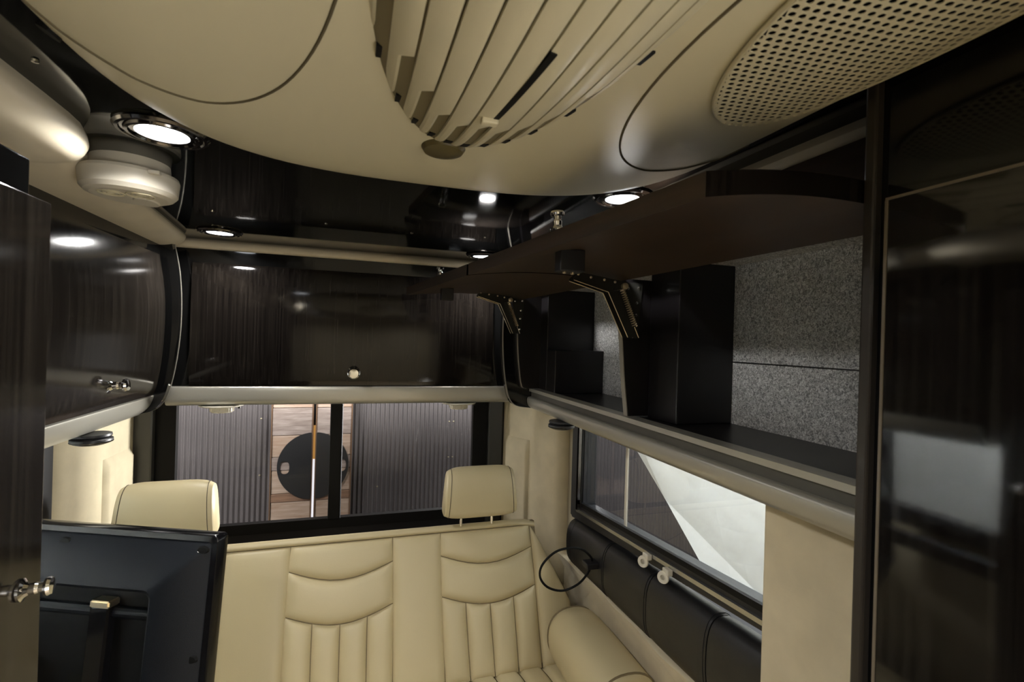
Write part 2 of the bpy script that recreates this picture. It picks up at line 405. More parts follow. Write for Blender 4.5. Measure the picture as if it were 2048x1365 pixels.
# ================================================================== AIR CONDITIONER ON THE CEILING
AX = .130
ac = thing('air_conditioner', 'tan plastic ceiling air conditioner with domed slatted grille', 'air conditioner', (AX, .3, ZC))
def ac_prof(d):
    P = [(0, ZC), (.002, ZC - .012), (.008, ZC - .022), (.03, ZC - .034), (.07, ZC - .043), (.13, ZC - .049), (.25, ZC - .053), (.6, ZC - .054)]
    for (a, za), (c, zc) in zip(P, P[1:]):
        if d <= c: return za + (zc - za) * (d - a) / (c - a)
    return P[-1][1]
W_, L_, YS, YN = .470, .445, .588, -.05
def ac_ring(d):
    hw, cl = W_ - d, L_ - d * .9; pts = []
    N = 40
    for k in range(N + 1):
        a = math.pi * k / N; c, s = math.cos(a), math.sin(a)
        pts.append((AX + hw * math.copysign(abs(c) ** (2 / 3), c), YS + cl * abs(s) ** (2 / 3)))
    for k in range(N + 1):
        a = math.pi + math.pi * k / N; c, s = math.cos(a), math.sin(a)
        pts.append((AX + hw * math.copysign(abs(c) ** (2 / 3), c), YN - cl * abs(s) ** (2 / 3)))
    return pts
def ac_z(x, y):   # approximate shroud height at (x,y): inset measured along the rounded outline
    dx = abs(x - AX) / W_; dy = max(0, (y - YS)) / L_
    rho = (dx ** 3 + dy ** 3) ** (1 / 3)
    return ac_prof((1 - rho) * .48)
bm = bm_new(); ds = [0, .002, .005, .008, .015, .03, .05, .07, .1, .13, .18, .25, .35, .45]
rings = [[(x, y, ac_prof(d)) for x, y in ac_ring(d)] for d in ds]
loft(bm, rings, cap=True)
obj('shroud', bm, SHROUD, ac, angle=60)
def ell(cx, cy, a, b_, rot, n=96, t0=0, t1=2 * math.pi):
    out = []
    for k in range(n):
        t = t0 + (t1 - t0) * k / n; u, v = a * math.cos(t), b_ * math.sin(t)
        out.append((cx + u * math.cos(rot) - v * math.sin(rot), cy + u * math.sin(rot) + v * math.cos(rot)))
    return out
for e in ((-.178, .34, .168, .39, math.radians(6)), (.480, .34, .178, .39, math.radians(1))):
    bm = bm_new(); pts = [(x, y, ac_z(x, y) - .0003) for x, y in ell(*e)]
    tube(bm, pts, .0017, 6, closed=True); obj('seam', bm, SEAM_DK, ac, label='thin dark oval seam in the shroud')
# perforated intake
pe = (.450, .29, .112, .240, math.radians(-6))
bm = bm_new(); rr_ = [[bm.verts.new((pe[0] + (x - pe[0]) * q, pe[1] + (y - pe[1]) * q, ac_z(pe[0] + (x - pe[0]) * q, pe[1] + (y - pe[1]) * q) - .0035)) for x, y in ell(*pe)] for q in (1, .95, .88, .78, .66, .52, .36, .18)]
for ra, rb in zip(rr_, rr_[1:]):
    for i in range(len(ra)): bm.faces.new((ra[i], ra[(i + 1) % len(ra)], rb[(i + 1) % len(ra)], rb[i]))
bm.faces.new(rr_[-1])
obj('grille_shade', bm, BLACK_RUB, ac)  # black sheet put in to give the holes their inner shade
bm = bm_new(); LA, LB = (.0109, -.0006), (.0052, .0084)
for i in range(-40, 41):
    for j in range(-40, 41):
        cx = pe[0] + LA[0] * i + LB[0] * j; cy = pe[1] + LA[1] * i + LB[1] * j
        dx, dy = cx - pe[0], cy - pe[1]; cr, sr = math.cos(-pe[4]), math.sin(-pe[4])
        u, v = (dx * cr - dy * sr) / (pe[2] - .004), (dx * sr + dy * cr) / (pe[3] - .004)
        if u * u + v * v > 1.1 or cy < .04: continue
        sq = []; ho = []
        for p, q in ((-.5, -.5), (0, -.5), (.5, -.5), (.5, 0), (.5, .5), (0, .5), (-.5, .5), (-.5, 0)):
            ex, ey = LA[0] * p + LB[0] * q, LA[1] * p + LB[1] * q; l_ = math.hypot(ex, ey)
            sq.append((cx + ex, cy + ey)); ho.append((cx + .0036 * ex / l_, cy + .0036 * ey / l_))
        def clampe(p):
            dx, dy = p[0] - pe[0], p[1] - pe[1]; u, v = (dx * cr - dy * sr) / pe[2], (dx * sr + dy * cr) / pe[3]; q_ = math.hypot(u, v)
            return p if q_ <= 1 else (pe[0] + dx / q_, pe[1] + dy / q_)
        sq = [clampe(p) for p in sq]; ho = [clampe(p) for p in ho]
        sv = [bm.verts.new((x, y, ac_z(x, y) - .0066)) for x, y in sq]; hv = [bm.verts.new((x, y, ac_z(x, y) - .0066)) for x, y in ho]; hb = [bm.verts.new((x, y, ac_z(x, y) - .0056)) for x, y in ho]
        for k in range(8):
            q = (k + 1) % 8; bm.faces.new((sv[k], sv[q], hv[q], hv[k])); bm.faces.new((hv[k], hv[q], hb[q], hb[k]))
bmesh.ops.remove_doubles(bm, verts=bm.verts[:], dist=.0002)
obj('perforated_plate', bm, SHROUD, ac, smooth=False, label='oval plate full of round intake holes')
bm = bm_new(); tube(bm, [(x, y, ac_z(x, y) - .0035) for x, y in ell(*pe)], .003, 6, closed=True); obj('plate_rim', bm, SHROUD, ac)
obj('slot', lathe(bm_new(), [(.001, -.004), (.011, -.003), (.012, .003)], (-.338, .676, ac_prof(.006)), (-.5, 0, -.85), 16, 1.0, 1.0), BLACK_RUB, ac)
# domed grille
GX, GY, GA, GB, GD = .137, .35, .142, .392, .054
def dome(x, y, D=GD, sh=0, ga=GA, gb=GB):
    r2 = ((x - GX) / ga) ** 2 + (max(0, y - GY) / gb) ** 2
    return ac_prof(.3) + .002 - D * max(0, 1 - r2) ** .78 + sh
def ymax(x, ga=GA, gb=GB): return GY + gb * math.sqrt(max(0, 1 - ((x - GX) / ga) ** 2))
NS = 11; pitch = 2 * GA / NS
bm = bm_new(); grid(bm, lambda u, v: ((lambda x: (x, .0 + (ymax(x) - .008) * v, min(dome(x, (ymax(x) - .008) * v, GD - .011), ac_prof(.3)+.001)))(GX - GA * .985 + 2 * GA * .985 * u)), 44, 40)
obj('inner_shell', bm, SHROUD_DK, ac)
for i in range(NS):
    xl = GX - GA + i * pitch; xr = xl + pitch - .0026
    bm = bm_new(); nu, nv = 4, 44
    xmid = (xl + xr) / 2
    def fn(u, v, top):
        ye = min(ymax(xl + 1e-4) if xl > GX else 9, ymax(xr - 1e-4) if xr < GX else 9, ymax(xmid))
        ye = max(ye, GY + .02)
        y = ye * v
        cut = ye - .155 + .03 * abs(xmid - GX) / GA
        xr_ = xr if y < cut else xl + (xr - xl) * .52
        x = xl + (xr_ - xl) * u
        edge = .0016 if u in (0, 1) else 0
        return (x, y, dome(x, y) + edge + (.0042 if top else 0))
    vs = sorted([k / nv for k in range(nv + 1)] + [0])
    lo = [[bm.verts.new(fn(a / nu, k / nv, 0)) for a in range(nu + 1)] for k in range(nv + 1)]
    hi = [[bm.verts.new(fn(a / nu, k / nv, 1)) for a in range(nu + 1)] for k in range(nv + 1)]
    for k in range(nv):
        for a in range(nu):
            bm.faces.new((lo[k][a], lo[k][a + 1], lo[k + 1][a + 1], lo[k + 1][a])); bm.faces.new((hi[k][a], hi[k + 1][a], hi[k + 1][a + 1], hi[k][a + 1]))
        bm.faces.new((lo[k][0], lo[k + 1][0], hi[k + 1][0], hi[k][0])); bm.faces.new((lo[k][nu], hi[k][nu], hi[k + 1][nu], lo[k + 1][nu]))
    bm.faces.new(lo[0] + hi[0][::-1]); bm.faces.new(lo[nv] + hi[nv][::-1])
    obj('slat', bm, SHROUD, ac)
# black pieces between the slat tips, painting the shade inside the outlets
for i in range(NS):
    xl = GX - GA + i * pitch + pitch * .55; xc = xl + pitch * .2
    ye = ymax(xc) - .014
    if ye < GY + .05: continue
    ys = [ye - .028, ye - .014, ye]
    bm = bm_new(); loft(bm, [[(xc - pitch * .20, y, dome(xc, y, GD - .008)), (xc + pitch * .20, y, dome(xc, y, GD - .008)), (xc + pitch * .20, y, dome(xc, y, GD - .008) + .004), (xc - pitch * .20, y, dome(xc, y, GD - .008) + .004)] for y in ys])
    obj('outlet_shade', bm, BLACK_RUB, ac, smooth=False)
bm = bm_new(); loft(bm, [[(x - .0032, y, dome(x, y) - .0006), (x + .0032, y, dome(x, y) - .0006), (x + .0032, y, dome(x, y) + .003), (x - .0032, y, dome(x, y) + .003)] for x, y in [(.1445 + .008 * (1 - k / 8), .385 + .155 * k / 8) for k in range(9)]][::-1])
obj('lever_slot', bm, BLACK_RUB, ac, smooth=False)
obj('lever', B(.128, .148, .540, .552, dome(.138, .545) - .006, dome(.138, .545) + .002, .002), SHROUD, ac)
bm = bm_new(); lathe(bm, [(.001, -.016), (.018, -.0145), (.030, -.010), (.034, -.004), (.034, 0)], (.118, .752, ac_prof(.3) + .003), n=32, ex=1.0, ey=1.0)
obj('tab', bm, mat('olive_plastic', (.085, .066, .02), .4), ac, label='darker rounded tab at the tip of the grille')

# ================================================================== CEILING LAMPS
def make_lamp(loc, label, power=LAMP_W):
    t = thing('ceiling_lamp', label, 'lamp', loc, 'round recessed ceiling lamps')
    b1 = bm_new(); lathe(b1, [(.070, 0), (.071, -.004), (.067, -.008), (.062, -.0085), (.060, -.006), (.056, -.006), (.054, -.010), (.049, -.0105), (.047, -.007), (.0405, -.007), (.040, -.002), (.0395, 0)], loc, n=48)
    obj('bezel', b1, BEZEL, t)
    obj('lens', lathe(bm_new(), [(.001, -.0062), (.039, -.0058), (.0395, -.001)], loc, n=40), LENS, t)
    return t
lamp_defs = [((-.335, .995, ZC), 'white glowing ceiling lamp above the smoke detector, largest of the four'),
             ((-.465, 1.905, ZC), 'white glowing ceiling lamp at the far left corner of the dark ceiling'),
             ((.588, 1.02, ZC), 'white glowing ceiling lamp partly hidden behind the nearer open cabinet lid'),
             ((.480, 1.94, ZC), 'white glowing ceiling lamp at far right, mostly hidden by the farther open lid')]
l0 = make_lamp(*lamp_defs[0])
for loc, lab in lamp_defs[1:]: dup(l0, loc, lab)
for (x, y), lab in zip(((-.42, .02), (.62, -.7), (-.42, -.95), (.62, -1.3), (-.42, -1.8), (.62, -1.9)),
                       ('added unseen left ceiling lamp straight above the tall left cabinet', 'added unseen right ceiling lamp just ahead of the tall right cabinet',
                        'added unseen left ceiling lamp halfway along the front of the van', 'added unseen right ceiling lamp above the open side door',
                        'added unseen left ceiling lamp closest to the front wall', 'added unseen right ceiling lamp closest to the front wall')):
    dup(l0, (x, y, ZC), lab)  # lamps out of view, added for more light inside
for o in [o for o in COL.objects if o.name.startswith('ceiling_lamp')]:
    c = o.location
    area('ceiling_lamp_light', (c.x, c.y, ZC - .012), (c.x, c.y, 0), .07, LAMP_W * (1.0 if c.y > .5 else 2.4), LAMP_COL, spread=158)  # the added front lamps shine stronger

# ================================================================== SMOKE DETECTOR
sx, sy = -.462, 1.21
sd = thing('smoke_detector', 'round white smoke detector on the dark ceiling just behind the largest lamp', 'smoke detector', (sx, sy, ZC))
obj('base', lathe(bm_new(), [(.068, 0), (.070, -.020), (.071, -.025)], (sx, sy, ZC), n=48), WHITE_PL, sd)
obj('body', lathe(bm_new(), [(.001, -.073), (.066, -.073), (.076, -.069), (.083, -.061), (.086, -.032), (.084, -.0255), (.070, -.0245)], (sx, sy, ZC), n=56), WHITE_PL, sd)
for cx, r in ((-.022, .022), (.028, .024)):
    for q in (1, .62, .3):
        obj('vent_ring', tube(bm_new(), [(sx + cx + r * q * math.cos(a), sy - .028 + r * q * math.sin(a), ZC - .0735) for a in [2 * math.pi * k / 28 for k in range(28)]], .0016, 5, closed=True), SHROUD, sd)
obj('test_button', lathe(bm_new(), [(.001, -.0765), (.026, -.076), (.028, -.073)], (sx + .02, sy + .026, ZC), n=32, ex=1.3, ey=.8), WHITE_PL, sd)
obj('tab', B(sx + .055, sx + .075, sy - .072, sy - .06, ZC - .037, ZC - .03, .001), WHITE_PL, sd)

# ================================================================== PADDED CORNICES
def roll_prof(x_in, x_out, z_lo, z_in, sgn=1):
    return [(x_in, ZC), (x_in - sgn * .004, ZC - .008), (x_in - sgn * .002, ZC - .018), (x_in - sgn * .012, ZC - .03), (x_in + (x_out - x_in) * .45, z_in), (x_out, z_lo), (x_out - sgn * .06, z_lo), (x_out - sgn * .06, ZC)]
# left cornice over the far cabinet: tapers as it runs to the rear
bm = bm_new(); rings = []
for k in range(15):
    t = k / 14; y = 1.075 + t * 1.0; xi = -.515 - .09 * t if k < 14 else -.625
    rings.append([(x, y, z) for x, z in sp2([(xi, ZC), (xi + .004, ZC - .012), (xi - .006, ZC - .027), (xi - .05, ZC - .043), (-.70, 1.853), (-.76, 1.848), (-.80, ZC)], 24)])
loft(bm, rings); tag(obj('padded_cornice', bm, PADDED), 'cream padded cornice between ceiling and left overhead cabinet, under the smoke detector', 'cornice')
bm = bm_new(); rings = []
for y, q in [(-.2, 1), (.3, 1), (.7, 1), (.90, 1), (.97, .99), (1.01, .965), (1.035, .92), (1.05, .85), (1.058, .74)]:
    rings.append([(-.60 + (x + .60) * q, y, ZC + (z - ZC) * q) for x, z in sp2([(-.455, ZC), (-.447, ZC - .02), (-.447, ZC - .043), (-.470, ZC - .066), (-.53, ZC - .075), (-.62, ZC - .07), (-.62, ZC)], 30)])
loft(bm, rings); tag(obj('padded_cornice', bm, PADDED), 'fat cream padded cornice above the tall left cabinet, nearest the viewer', 'cornice')
# rear cornice
bm = bm_new(); extr_x(bm, sp2([(2.095, ZC), (2.085, ZC - .01), (2.085, ZC - .026), (2.10, ZC - .036), (2.16, ZC - .036), (2.2, ZC)], 18), -.70, .66)
tag(obj('padded_cornice', bm, PADDED), 'thin straight cream cornice above the rear overhead cabinet', 'cornice')
# right cornice, in the shade above the open lids
bm = bm_new(); rings = []
for k in range(13):
    t = k / 12; y = .5 + t * 1.58; xi = .715 - .06 * t
    rings.append([(x, y, z) for x, z in sp2([(xi, ZC), (xi - .006, ZC - .02), (xi + .02, ZC - .045), (.80, 1.82), (.86, 1.80), (.92, 1.80), (.92, ZC)], 22)])
loft(bm, rings); tag(obj('padded_cornice', bm, PADDED), 'cream cornice in shadow behind the open lids of the right cabinet', 'cornice')

# ================================================================== KNOBS
def knob(parent, loc, ax, s=1.0, name='knob'):
    """push-button latch: flange, waist and button, turned about ax"""
    k = obj(name, lathe(bm_new(), [(.001, 0), (.017 * s, 0), (.0175 * s, .004 * s), (.012 * s, .007 * s), (.0085 * s, .012 * s), (.009 * s, .020 * s), (.0075 * s, .024 * s), (.0075 * s, .030 * s)], loc, ax, 28), CHROME, parent)
    a = Vector(ax).normalized(); L = Vector(loc) + a * .030 * s
    obj('button', lathe(bm_new(), [(.0075 * s, 0), (.0135 * s, .002 * s), (.0145 * s, .006 * s), (.0125 * s, .010 * s), (.001, .011 * s)], L, ax, 28), CHROME, k)
    return k

# ================================================================== REAR OVERHEAD CABINET
rc = thing('overhead_cabinet', 'dark gloss overhead cabinet across the rear, closed, above the rear window', 'cabinet', (0, 2.25, 1.27))
obj('body', B(-.66, .655, 2.10, 2.385, 1.345, 1.866, .003), BLACK_GLOSS, rc)
bm = bm_new(); extr_x(bm, sp2([(2.0985, 1.354), (2.088, 1.354), (2.082, 1.45), (2.080, 1.58), (2.083, 1.72), (2.090, 1.806), (2.0985, 1.808)], 30), -.597, .570)
rd = obj('door', bm, WOOD, rc, angle=50)
knob(rd, (-.013, 2.083, 1.402), (0, -1, 0), 1.45)
prof = sp2([(2.100, 1.345), (2.086, 1.342), (2.083, 1.31), (2.088, 1.283), (2.108, 1.272), (2.16, 1.270), (2.385, 1.270)], 36) + [(2.385, 1.345)]
bm = bm_new(); extr_x(bm, prof, -.672, .672); obj('valance', bm, ALLOY, rc, label='champagne coloured alloy valance')

# ================================================================== LEFT OVERHEAD CABINET
lc = thing('overhead_cabinet', 'closed dark gloss overhead cabinet on the left with bowed door and chrome latch', 'cabinet', (-.8, 1.5, 1.26))
PE = [(-.640, 1.866), (-.622, 1.77), (-.614, 1.667), (-.614, 1.56), (-.623, 1.451), (-.638, 1.36), (-.655, 1.305), (-.682, 1.27), (-.72, 1.257)]
def shifted(pr, d): return [(x + d, z) for x, z in pr]
prof = sp2(PE, 32) + [(-.95, 1.257), (-.95, 1.866)]
bm = bm_new(); extr_y(bm, prof, 2.008, 2.040); obj('end_panel', bm, BLACK_GLOSS, lc, angle=50)
e_ = sp2(PE, 32); bm = bm_new(); loft(bm, [[(x - .002, 2.0385, z), (x + .0015, 2.0385, z), (x + .0015, 2.0425, z), (x - .002, 2.0425, z)] for x, z in e_]); obj('edge_band', bm, EDGE, lc)
PD = [(-.664, 1.815), (-.652, 1.74), (-.644, 1.66), (-.643, 1.56), (-.649, 1.45), (-.661, 1.36), (-.673, 1.327)]
prof = sp2(PD, 28); prof = prof + [(x - .02, z) for x, z in prof[::-1]]
bm = bm_new(); extr_y(bm, prof, 1.012, 1.975); ld = obj('door', bm, WOOD_FACE, lc, angle=50)
bm = bm_new(); extr_y(bm, sp2([(-.676, 1.856), (-.668, 1.75), (-.662, 1.66), (-.668, 1.45), (-.695, 1.309), (-.72, 1.262)], 24) + [(-.95, 1.262), (-.95, 1.856)], 1.012, 2.010); obj('body', bm, BLACK_GLOSS, lc, angle=50)
knob(ld, (-.664, 1.63, 1.392), (1, .0, .06), 1.25)
prof = sp2([(-.682, 1.324), (-.680, 1.316), (-.692, 1.284), (-.716, 1.260), (-.75, 1.252), (-.95, 1.252)], 24) + [(-.95, 1.262), (-.74, 1.264), (-.70, 1.324)]
bm = bm_new(); extr_y(bm, prof, 1.012, 2.006); obj('valance', bm, ALLOY, lc, label='pale alloy valance along the bottom edge', angle=50)

# ================================================================== TALL LEFT CABINET
tl = thing('tall_cabinet', 'tall grey-brown veneered cabinet at the left edge, nearest on that side', 'cabinet', (-.75, .3, 0))
obj('body', B(-.95, -.418, -.6, .804, 0, 1.772, .003), BLACK_GLOSS, tl)
dl = obj('door', B(-.417, -.400, -.35, .816, .25, 1.718, .002), WOOD_FACE, tl)
obj('trim_strip', B(-.4185, -.4155, .708, .724, 1.726, 1.770), EDGE, tl)
knob(dl, (-.400, .772, 1.2156), (1, .10, .03), .80)

# ================================================================== TALL RIGHT CABINET
tr = thing('tall_cabinet', 'tall black gloss cabinet filling the right edge', 'cabinet', (.8, 0, 0))
obj('body', B(.632, .95, -.10, .462, 0, ZC - .002, .003), BLACK_GLOSS, tr)
obj('stile', B(.619, .634, .449, .464, .1, ZC - .002, .003), mat('brown_edge_band', (.035, .029, .023), .35), tr, label='narrow brownish front stile')
rdoor = obj('door', B(.600, .620, -.09, .421, .25, 1.734, .0018), WOOD_TALL, tr)
bm = B(.5985, .6005, -.09, .421, 1.7315, 1.7345); box(bm, .5985, .6005, .4185, .4215, .25, 1.7315)
obj('edge_band', bm, mat('bronze_edge_band', (.16, .135, .10), .3), rdoor, smooth=False, label='thin light edge line round the door')

# ================================================================== RIGHT OVERHEAD CABINET (open)
rc2 = thing('overhead_cabinet', 'open dark overhead cabinet along the right side with two raised lids', 'cabinet', (.85, 1.25, 1.26))
PEr = [(.628, 1.866), (.606, 1.77), (.596, 1.667), (.595, 1.56), (.602, 1.451), (.615, 1.36), (.632, 1.30), (.665, 1.268), (.735, 1.257)]
prof = sp2(PEr, 32) + [(.985, 1.257), (.985, 1.866)]
bm = bm_new(); extr_y(bm, prof, 2.012, 2.045); obj('end_panel', bm, BLACK_GLOSS, rc2, angle=50)
e_ = sp2(PEr, 32); bm = bm_new(); loft(bm, [[(x - .0015, 2.0085, z), (x + .003, 2.0085, z), (x + .003, 2.0135, z), (x - .0015, 2.0135, z)] for x, z in e_]); obj('edge_band', bm, EDGE, rc2)
PI = [(x + .052 + .02 * (1.866 - z), z) for x, z in PEr if z > 1.34] + [(.70, 1.345)]
prof = sp2(PI, 24) + [(.985, 1.345), (.985, 1.866)]
bm = bm_new(); extr_y(bm, prof, 1.985, 2.0115); obj('inner_liner', bm, BLACK_LAM, rc2, angle=50)
e_ = sp2(PI, 24); bm = bm_new(); loft(bm, [[(x - .0015, 1.983, z), (x + .003, 1.983, z), (x + .003, 1.988, z), (x - .0015, 1.988, z)] for x, z in e_ if z < 1.70]); obj('edge_band', bm, EDGE, rc2)
# divider between the bays
PV = [(.690, 1.735), (.700, 1.70), (.706, 1.62), (.713, 1.548), (.722, 1.45), (.735, 1.346)]
prof = sp2(PV, 18) + [(.98, 1.346), (.98, 1.735)]
bm = bm_new(); extr_y(bm, prof, 1.212, 1.230); obj('divider', bm, BLACK_LAM, rc2, angle=50)
e_ = sp2(PV, 18); bm = bm_new(); loft(bm, [[(x - .002, 1.2115, z), (x + .001, 1.2115, z), (x + .001, 1.2305, z), (x - .002, 1.2305, z)] for x, z in e_]); obj('edge_band', bm, EDGE, rc2, label='curved grey edge band on the divider')
obj('cabinet_floor', B(.745, .985, .465, 2.0, 1.285, 1.342), BLACK_LAM, rc2, smooth=False)
obj('felt_back', B(.978, .988, .465, 2.0, 1.342, 1.80), FELT, rc2, smooth=False, label='grey flecked felt lining of the back')
obj('felt_seam', B(.9765, .979, .465, 1.09, 1.5085, 1.5115), BLACK_LAM, rc2, smooth=False)
obj('felt_top', B(.70, .985, .465, 2.0, 1.772, 1.78), FELT, rc2, smooth=False)
obj('top_panel', B(.705, .985, .465, 2.045, 1.781, 1.866), WOOD_IN, rc2, smooth=False)
obj('wiring_cover', B(.80, .978, 1.080, 1.212, 1.342, 1.772, .003), BLACK_LAM, rc2, smooth=False)
obj('wiring_cover', B(.76, .978, 1.905, 1.986, 1.342, 1.772, .003), BLACK_LAM, rc2, smooth=False)
obj('wiring_cover', B(.76, .978, 1.812, 1.9045, 1.342, 1.518, .003), BLACK_LAM, rc2, smooth=False)
# alloy valance with a dark finger groove
bm = bm_new(); extr_y(bm, [(.735, 1.346), (.722, 1.345), (.722, 1.332), (.735, 1.330), (.76, 1.330), (.76, 1.346)], .466, 2.008); vl = obj('valance', bm, ALLOY, rc2, label='champagne alloy rail with dark finger groove', smooth=False)
bm = bm_new(); extr_y(bm, [(.733, 1.330), (.733, 1.306), (.76, 1.306), (.76, 1.330)], .466, 2.008); obj('groove', bm, ALLOY_DK, vl, smooth=False)
prof = sp2([(.735, 1.308), (.720, 1.307), (.714, 1.298), (.716, 1.278), (.728, 1.262), (.76, 1.256), (.95, 1.256)], 24) + [(.95, 1.284), (.75, 1.306)]
bm = bm_new(); extr_y(bm, prof, .466, 2.008); obj('lower_rail', bm, ALLOY, vl, angle=50)

# the two raised lids: bowed slabs, hinged along the top edge of the cabinet
def lid(y0, y1, label):
    def free(y): return .377 + (.46 - y) * (.189 / 1.46)
    def hinge(y): return .735 + (.46 - y) * (.075 / 1.46)
    def ring(y):
        xf, xh = free(y), hinge(y); lo = []; hi = []
        for k in range(15):
            t = k / 14; x = xf + (xh - xf) * t
            z = 1.722 + .070 * t - .058 * t * t - .012 * max(0, t - .8) * 5 * .6
            lo.append((x, y, z)); hi.append((x, y, z + .030))
        return lo + hi[::-1]
    bm = bm_new(); loft(bm, [ring(y0 + (y1 - y0) * k / 6) for k in range(7)])
    bmesh.ops.bevel(bm, geom=[e for e in bm.edges if len(e.link_faces) == 2 and e.calc_face_angle(0) > 1.0], offset=.0018, segments=2, affect='EDGES')
    bm.normal_update(); bmesh.ops.recalc_face_normals(bm, faces=bm.faces[:])
    for f in bm.faces: f.material_index = 1 if f.normal.z > .5 or abs(f.normal.y) > .6 else 0
    o = obj('lid', bm, (WOOD_IN, WOOD), rc2, angle=40, label=label)
    return o
lid1 = lid(.466, 1.262, 'nearer raised lid, brown underside')
lid2 = lid(1.275, 1.985, 'farther raised lid, brown underside')
knob(lid1, (.352, .845, 1.758), (-.05, 0, 1), .95); knob(lid2, (.262, 1.66, 1.758), (-.05, 0, 1), .95)
bm = B(.372, .425, .873, .905, 1.690, 1.735, .003); s1 = obj('strike', bm, BLACK_PL, lid1, label='black latch strike block')
obj('strike_pin', lathe(bm_new(), [(.001, -.004), (.004, -.003), (.004, .002)], (.385, .885, 1.690), n=12), STEEL, lid1)
obj('strike_pin', lathe(bm_new(), [(.001, -.004), (.004, -.003), (.004, .002)], (.405, .89, 1.690), n=12), STEEL, lid1)
obj('strike', B(.280, .325, 1.735, 1.765, 1.690, 1.735, .003), BLACK_PL, lid2, label='black latch strike block')
# lid stays
def plate(bm, pts, y0, y1):
    return loft(bm, [[(x, y0, z) for x, z in pts], [(x, y1, z) for x, z in pts]])
def stay(sx_, yb, scx, name='lid_stay'):
    # offsets (dx,dz) measured from the upper pivot
    px, pz = sx_
    def q(dx, dz): return (px + dx * scx, pz + dz)
    bm = bm_new(); plate(bm, [q(.020, .020), q(.082, .022), q(.068, -.136), q(.05, -.136)], yb + .036, yb + .039)
    st = obj('lid_stay', bm, STEEL_DK, rc2, smooth=False, label='spring loaded metal lid stay on a dark plate')
    for dx, dz in ((.07, .006), (.064, -.035), (.062, -.07), (.06, -.115), (.035, .004)):
        obj('rivet', lathe(bm_new(), [(.001, -.004), (.004, -.003), (.005, 0)], (px + dx * scx, yb + .036, pz + dz), (0, 1, 0), 10), CHROME, st)
    for off in (0, .03):
        bm = bm_new(); plate(bm, [q(-.149, .018), q(-.132, .034), q(.002, .017), q(.002, -.002), q(-.047, -.014), q(-.149, .012)], yb + off, yb + off + .002); obj('upper_arm', bm, STEEL_DK, st, smooth=False)
        bm = bm_new(); tube(bm, [(*q(-.149, .014),), (*q(-.047, -.014),)] and [(q(-.149, .012)[0], yb + off, q(-.149, .012)[1]), (q(-.047, -.014)[0], yb + off, q(-.047, -.014)[1])], .0011, 5); obj('arm_edge', bm, STEEL, st)
        bm = bm_new(); plate(bm, [q(-.047, -.014), q(-.012, -.006), q(.050, -.134), q(.016, -.134)], yb + off, yb + off + .002); obj('lower_arm', bm, STEEL_DK, st, smooth=False)
        for a_, b_ in ((q(-.047, -.014), q(.016, -.134)), (q(.036, -.105), q(.050, -.134))):
            bm = bm_new(); tube(bm, [(a_[0], yb + off, a_[1]), (b_[0], yb + off, b_[1])], .0012, 5); obj('arm_edge', bm, STEEL, st)
    for off, (a_, b_) in ((-.006, (q(-.008, -.006), q(.034, -.104))), (.016, (q(-.014, -.012), q(.024, -.108)))):
        A, Bq = Vector((a_[0], yb + off, a_[1])), Vector((b_[0], yb + off, b_[1])); ax, u, v = basis(Bq - A); n = 17 * 8
        pts = [A + (Bq - A) * (k / n) + (u * math.cos(2 * math.pi * k / 8) + v * math.sin(2 * math.pi * k / 8)) * .0062 for k in range(n + 1)]
        obj('spring', tube(bm_new(), pts, .0016, 5), STEEL, st)
    obj('pivot', lathe(bm_new(), [(.001, -.014), (.005, -.013), (.005, -.010), (.009, -.009), (.009, .03)], (px, yb, pz + .004), (0, 1, 0), 16), STEEL, st)
    for dx, dz in ((-.137, .028), (-.10, .022), (-.06, .018), (-.028, .014)):
        obj('rivet', lathe(bm_new(), [(.001, -.003), (.0035, -.002), (.0035, 0)], (q(dx, dz)[0], yb, q(dx, dz)[1]), (0, 1, 0), 8), STEEL, st)
    return st
stay((.684, 1.703), 1.165, 1.0)
stay((.598, 1.716), 1.925, .92)

# ================================================================== LIGHTS UNDER THE CABINETS
def puck(loc, label, group=None):
    t = thing('puck_light', label, 'lamp', loc, group); x, y, z = loc
    obj('mount', lathe(bm_new(), [(.046, 0), (.047, -.006), (.044, -.009)], loc, n=36), BLACK_PL, t)
    obj('head', lathe(bm_new(), [(.043, -.010), (.049, -.014), (.049, -.020), (.044, -.026), (.03, -.031), (.001, -.032)], loc, n=36), BLACK_PL, t)
    obj('rim', tube(bm_new(), [(x + .0485 * math.cos(a), y + .0485 * math.sin(a), z - .022) for a in [2 * math.pi * k / 36 for k in range(36)]], .0014, 6, closed=True), BEZEL, t)
    return t
puck((-.715, 1.675, 1.252), 'black round swivel light under the left cabinet valance')
puck((.735, 1.675, 1.256), 'black round swivel light under the right cabinet valance')
def reading(loc, label):
    t = thing('reading_light', label, 'lamp', loc, 'cream reading lights under the rear cabinet'); x, y, z = loc
    obj('base', lathe(bm_new(), [(.078, 0), (.079, -.003), (.072, -.007), (.05, -.009)], loc, n=40), WHITE_PL, t)
    obj('dial', lathe(bm_new(), [(.036, -.009), (.040, -.012), (.040, -.026), (.036, -.031), (.001, -.033)], loc, n=40), WHITE_PL, t)
    for k in range(24):
        a = 2 * math.pi * k / 24
        bm = bm_new(); bar(bm, (x + .0405 * math.cos(a), y + .0405 * math.sin(a), z - .012), (x + .0405 * math.cos(a), y + .0405 * math.sin(a), z - .027), .003, .003, (math.cos(a), math.sin(a), 0)); obj('rib', bm, WHITE_PL, t, smooth=False)
    obj('switch', B(x + .060, x + .07, y - .03, y - .02, z - .014, z - .004, .002), BLACK_PL, t)
    return t
rl = reading((-.50, 2.15, 1.270), 'cream ribbed reading light under the rear valance, left one')
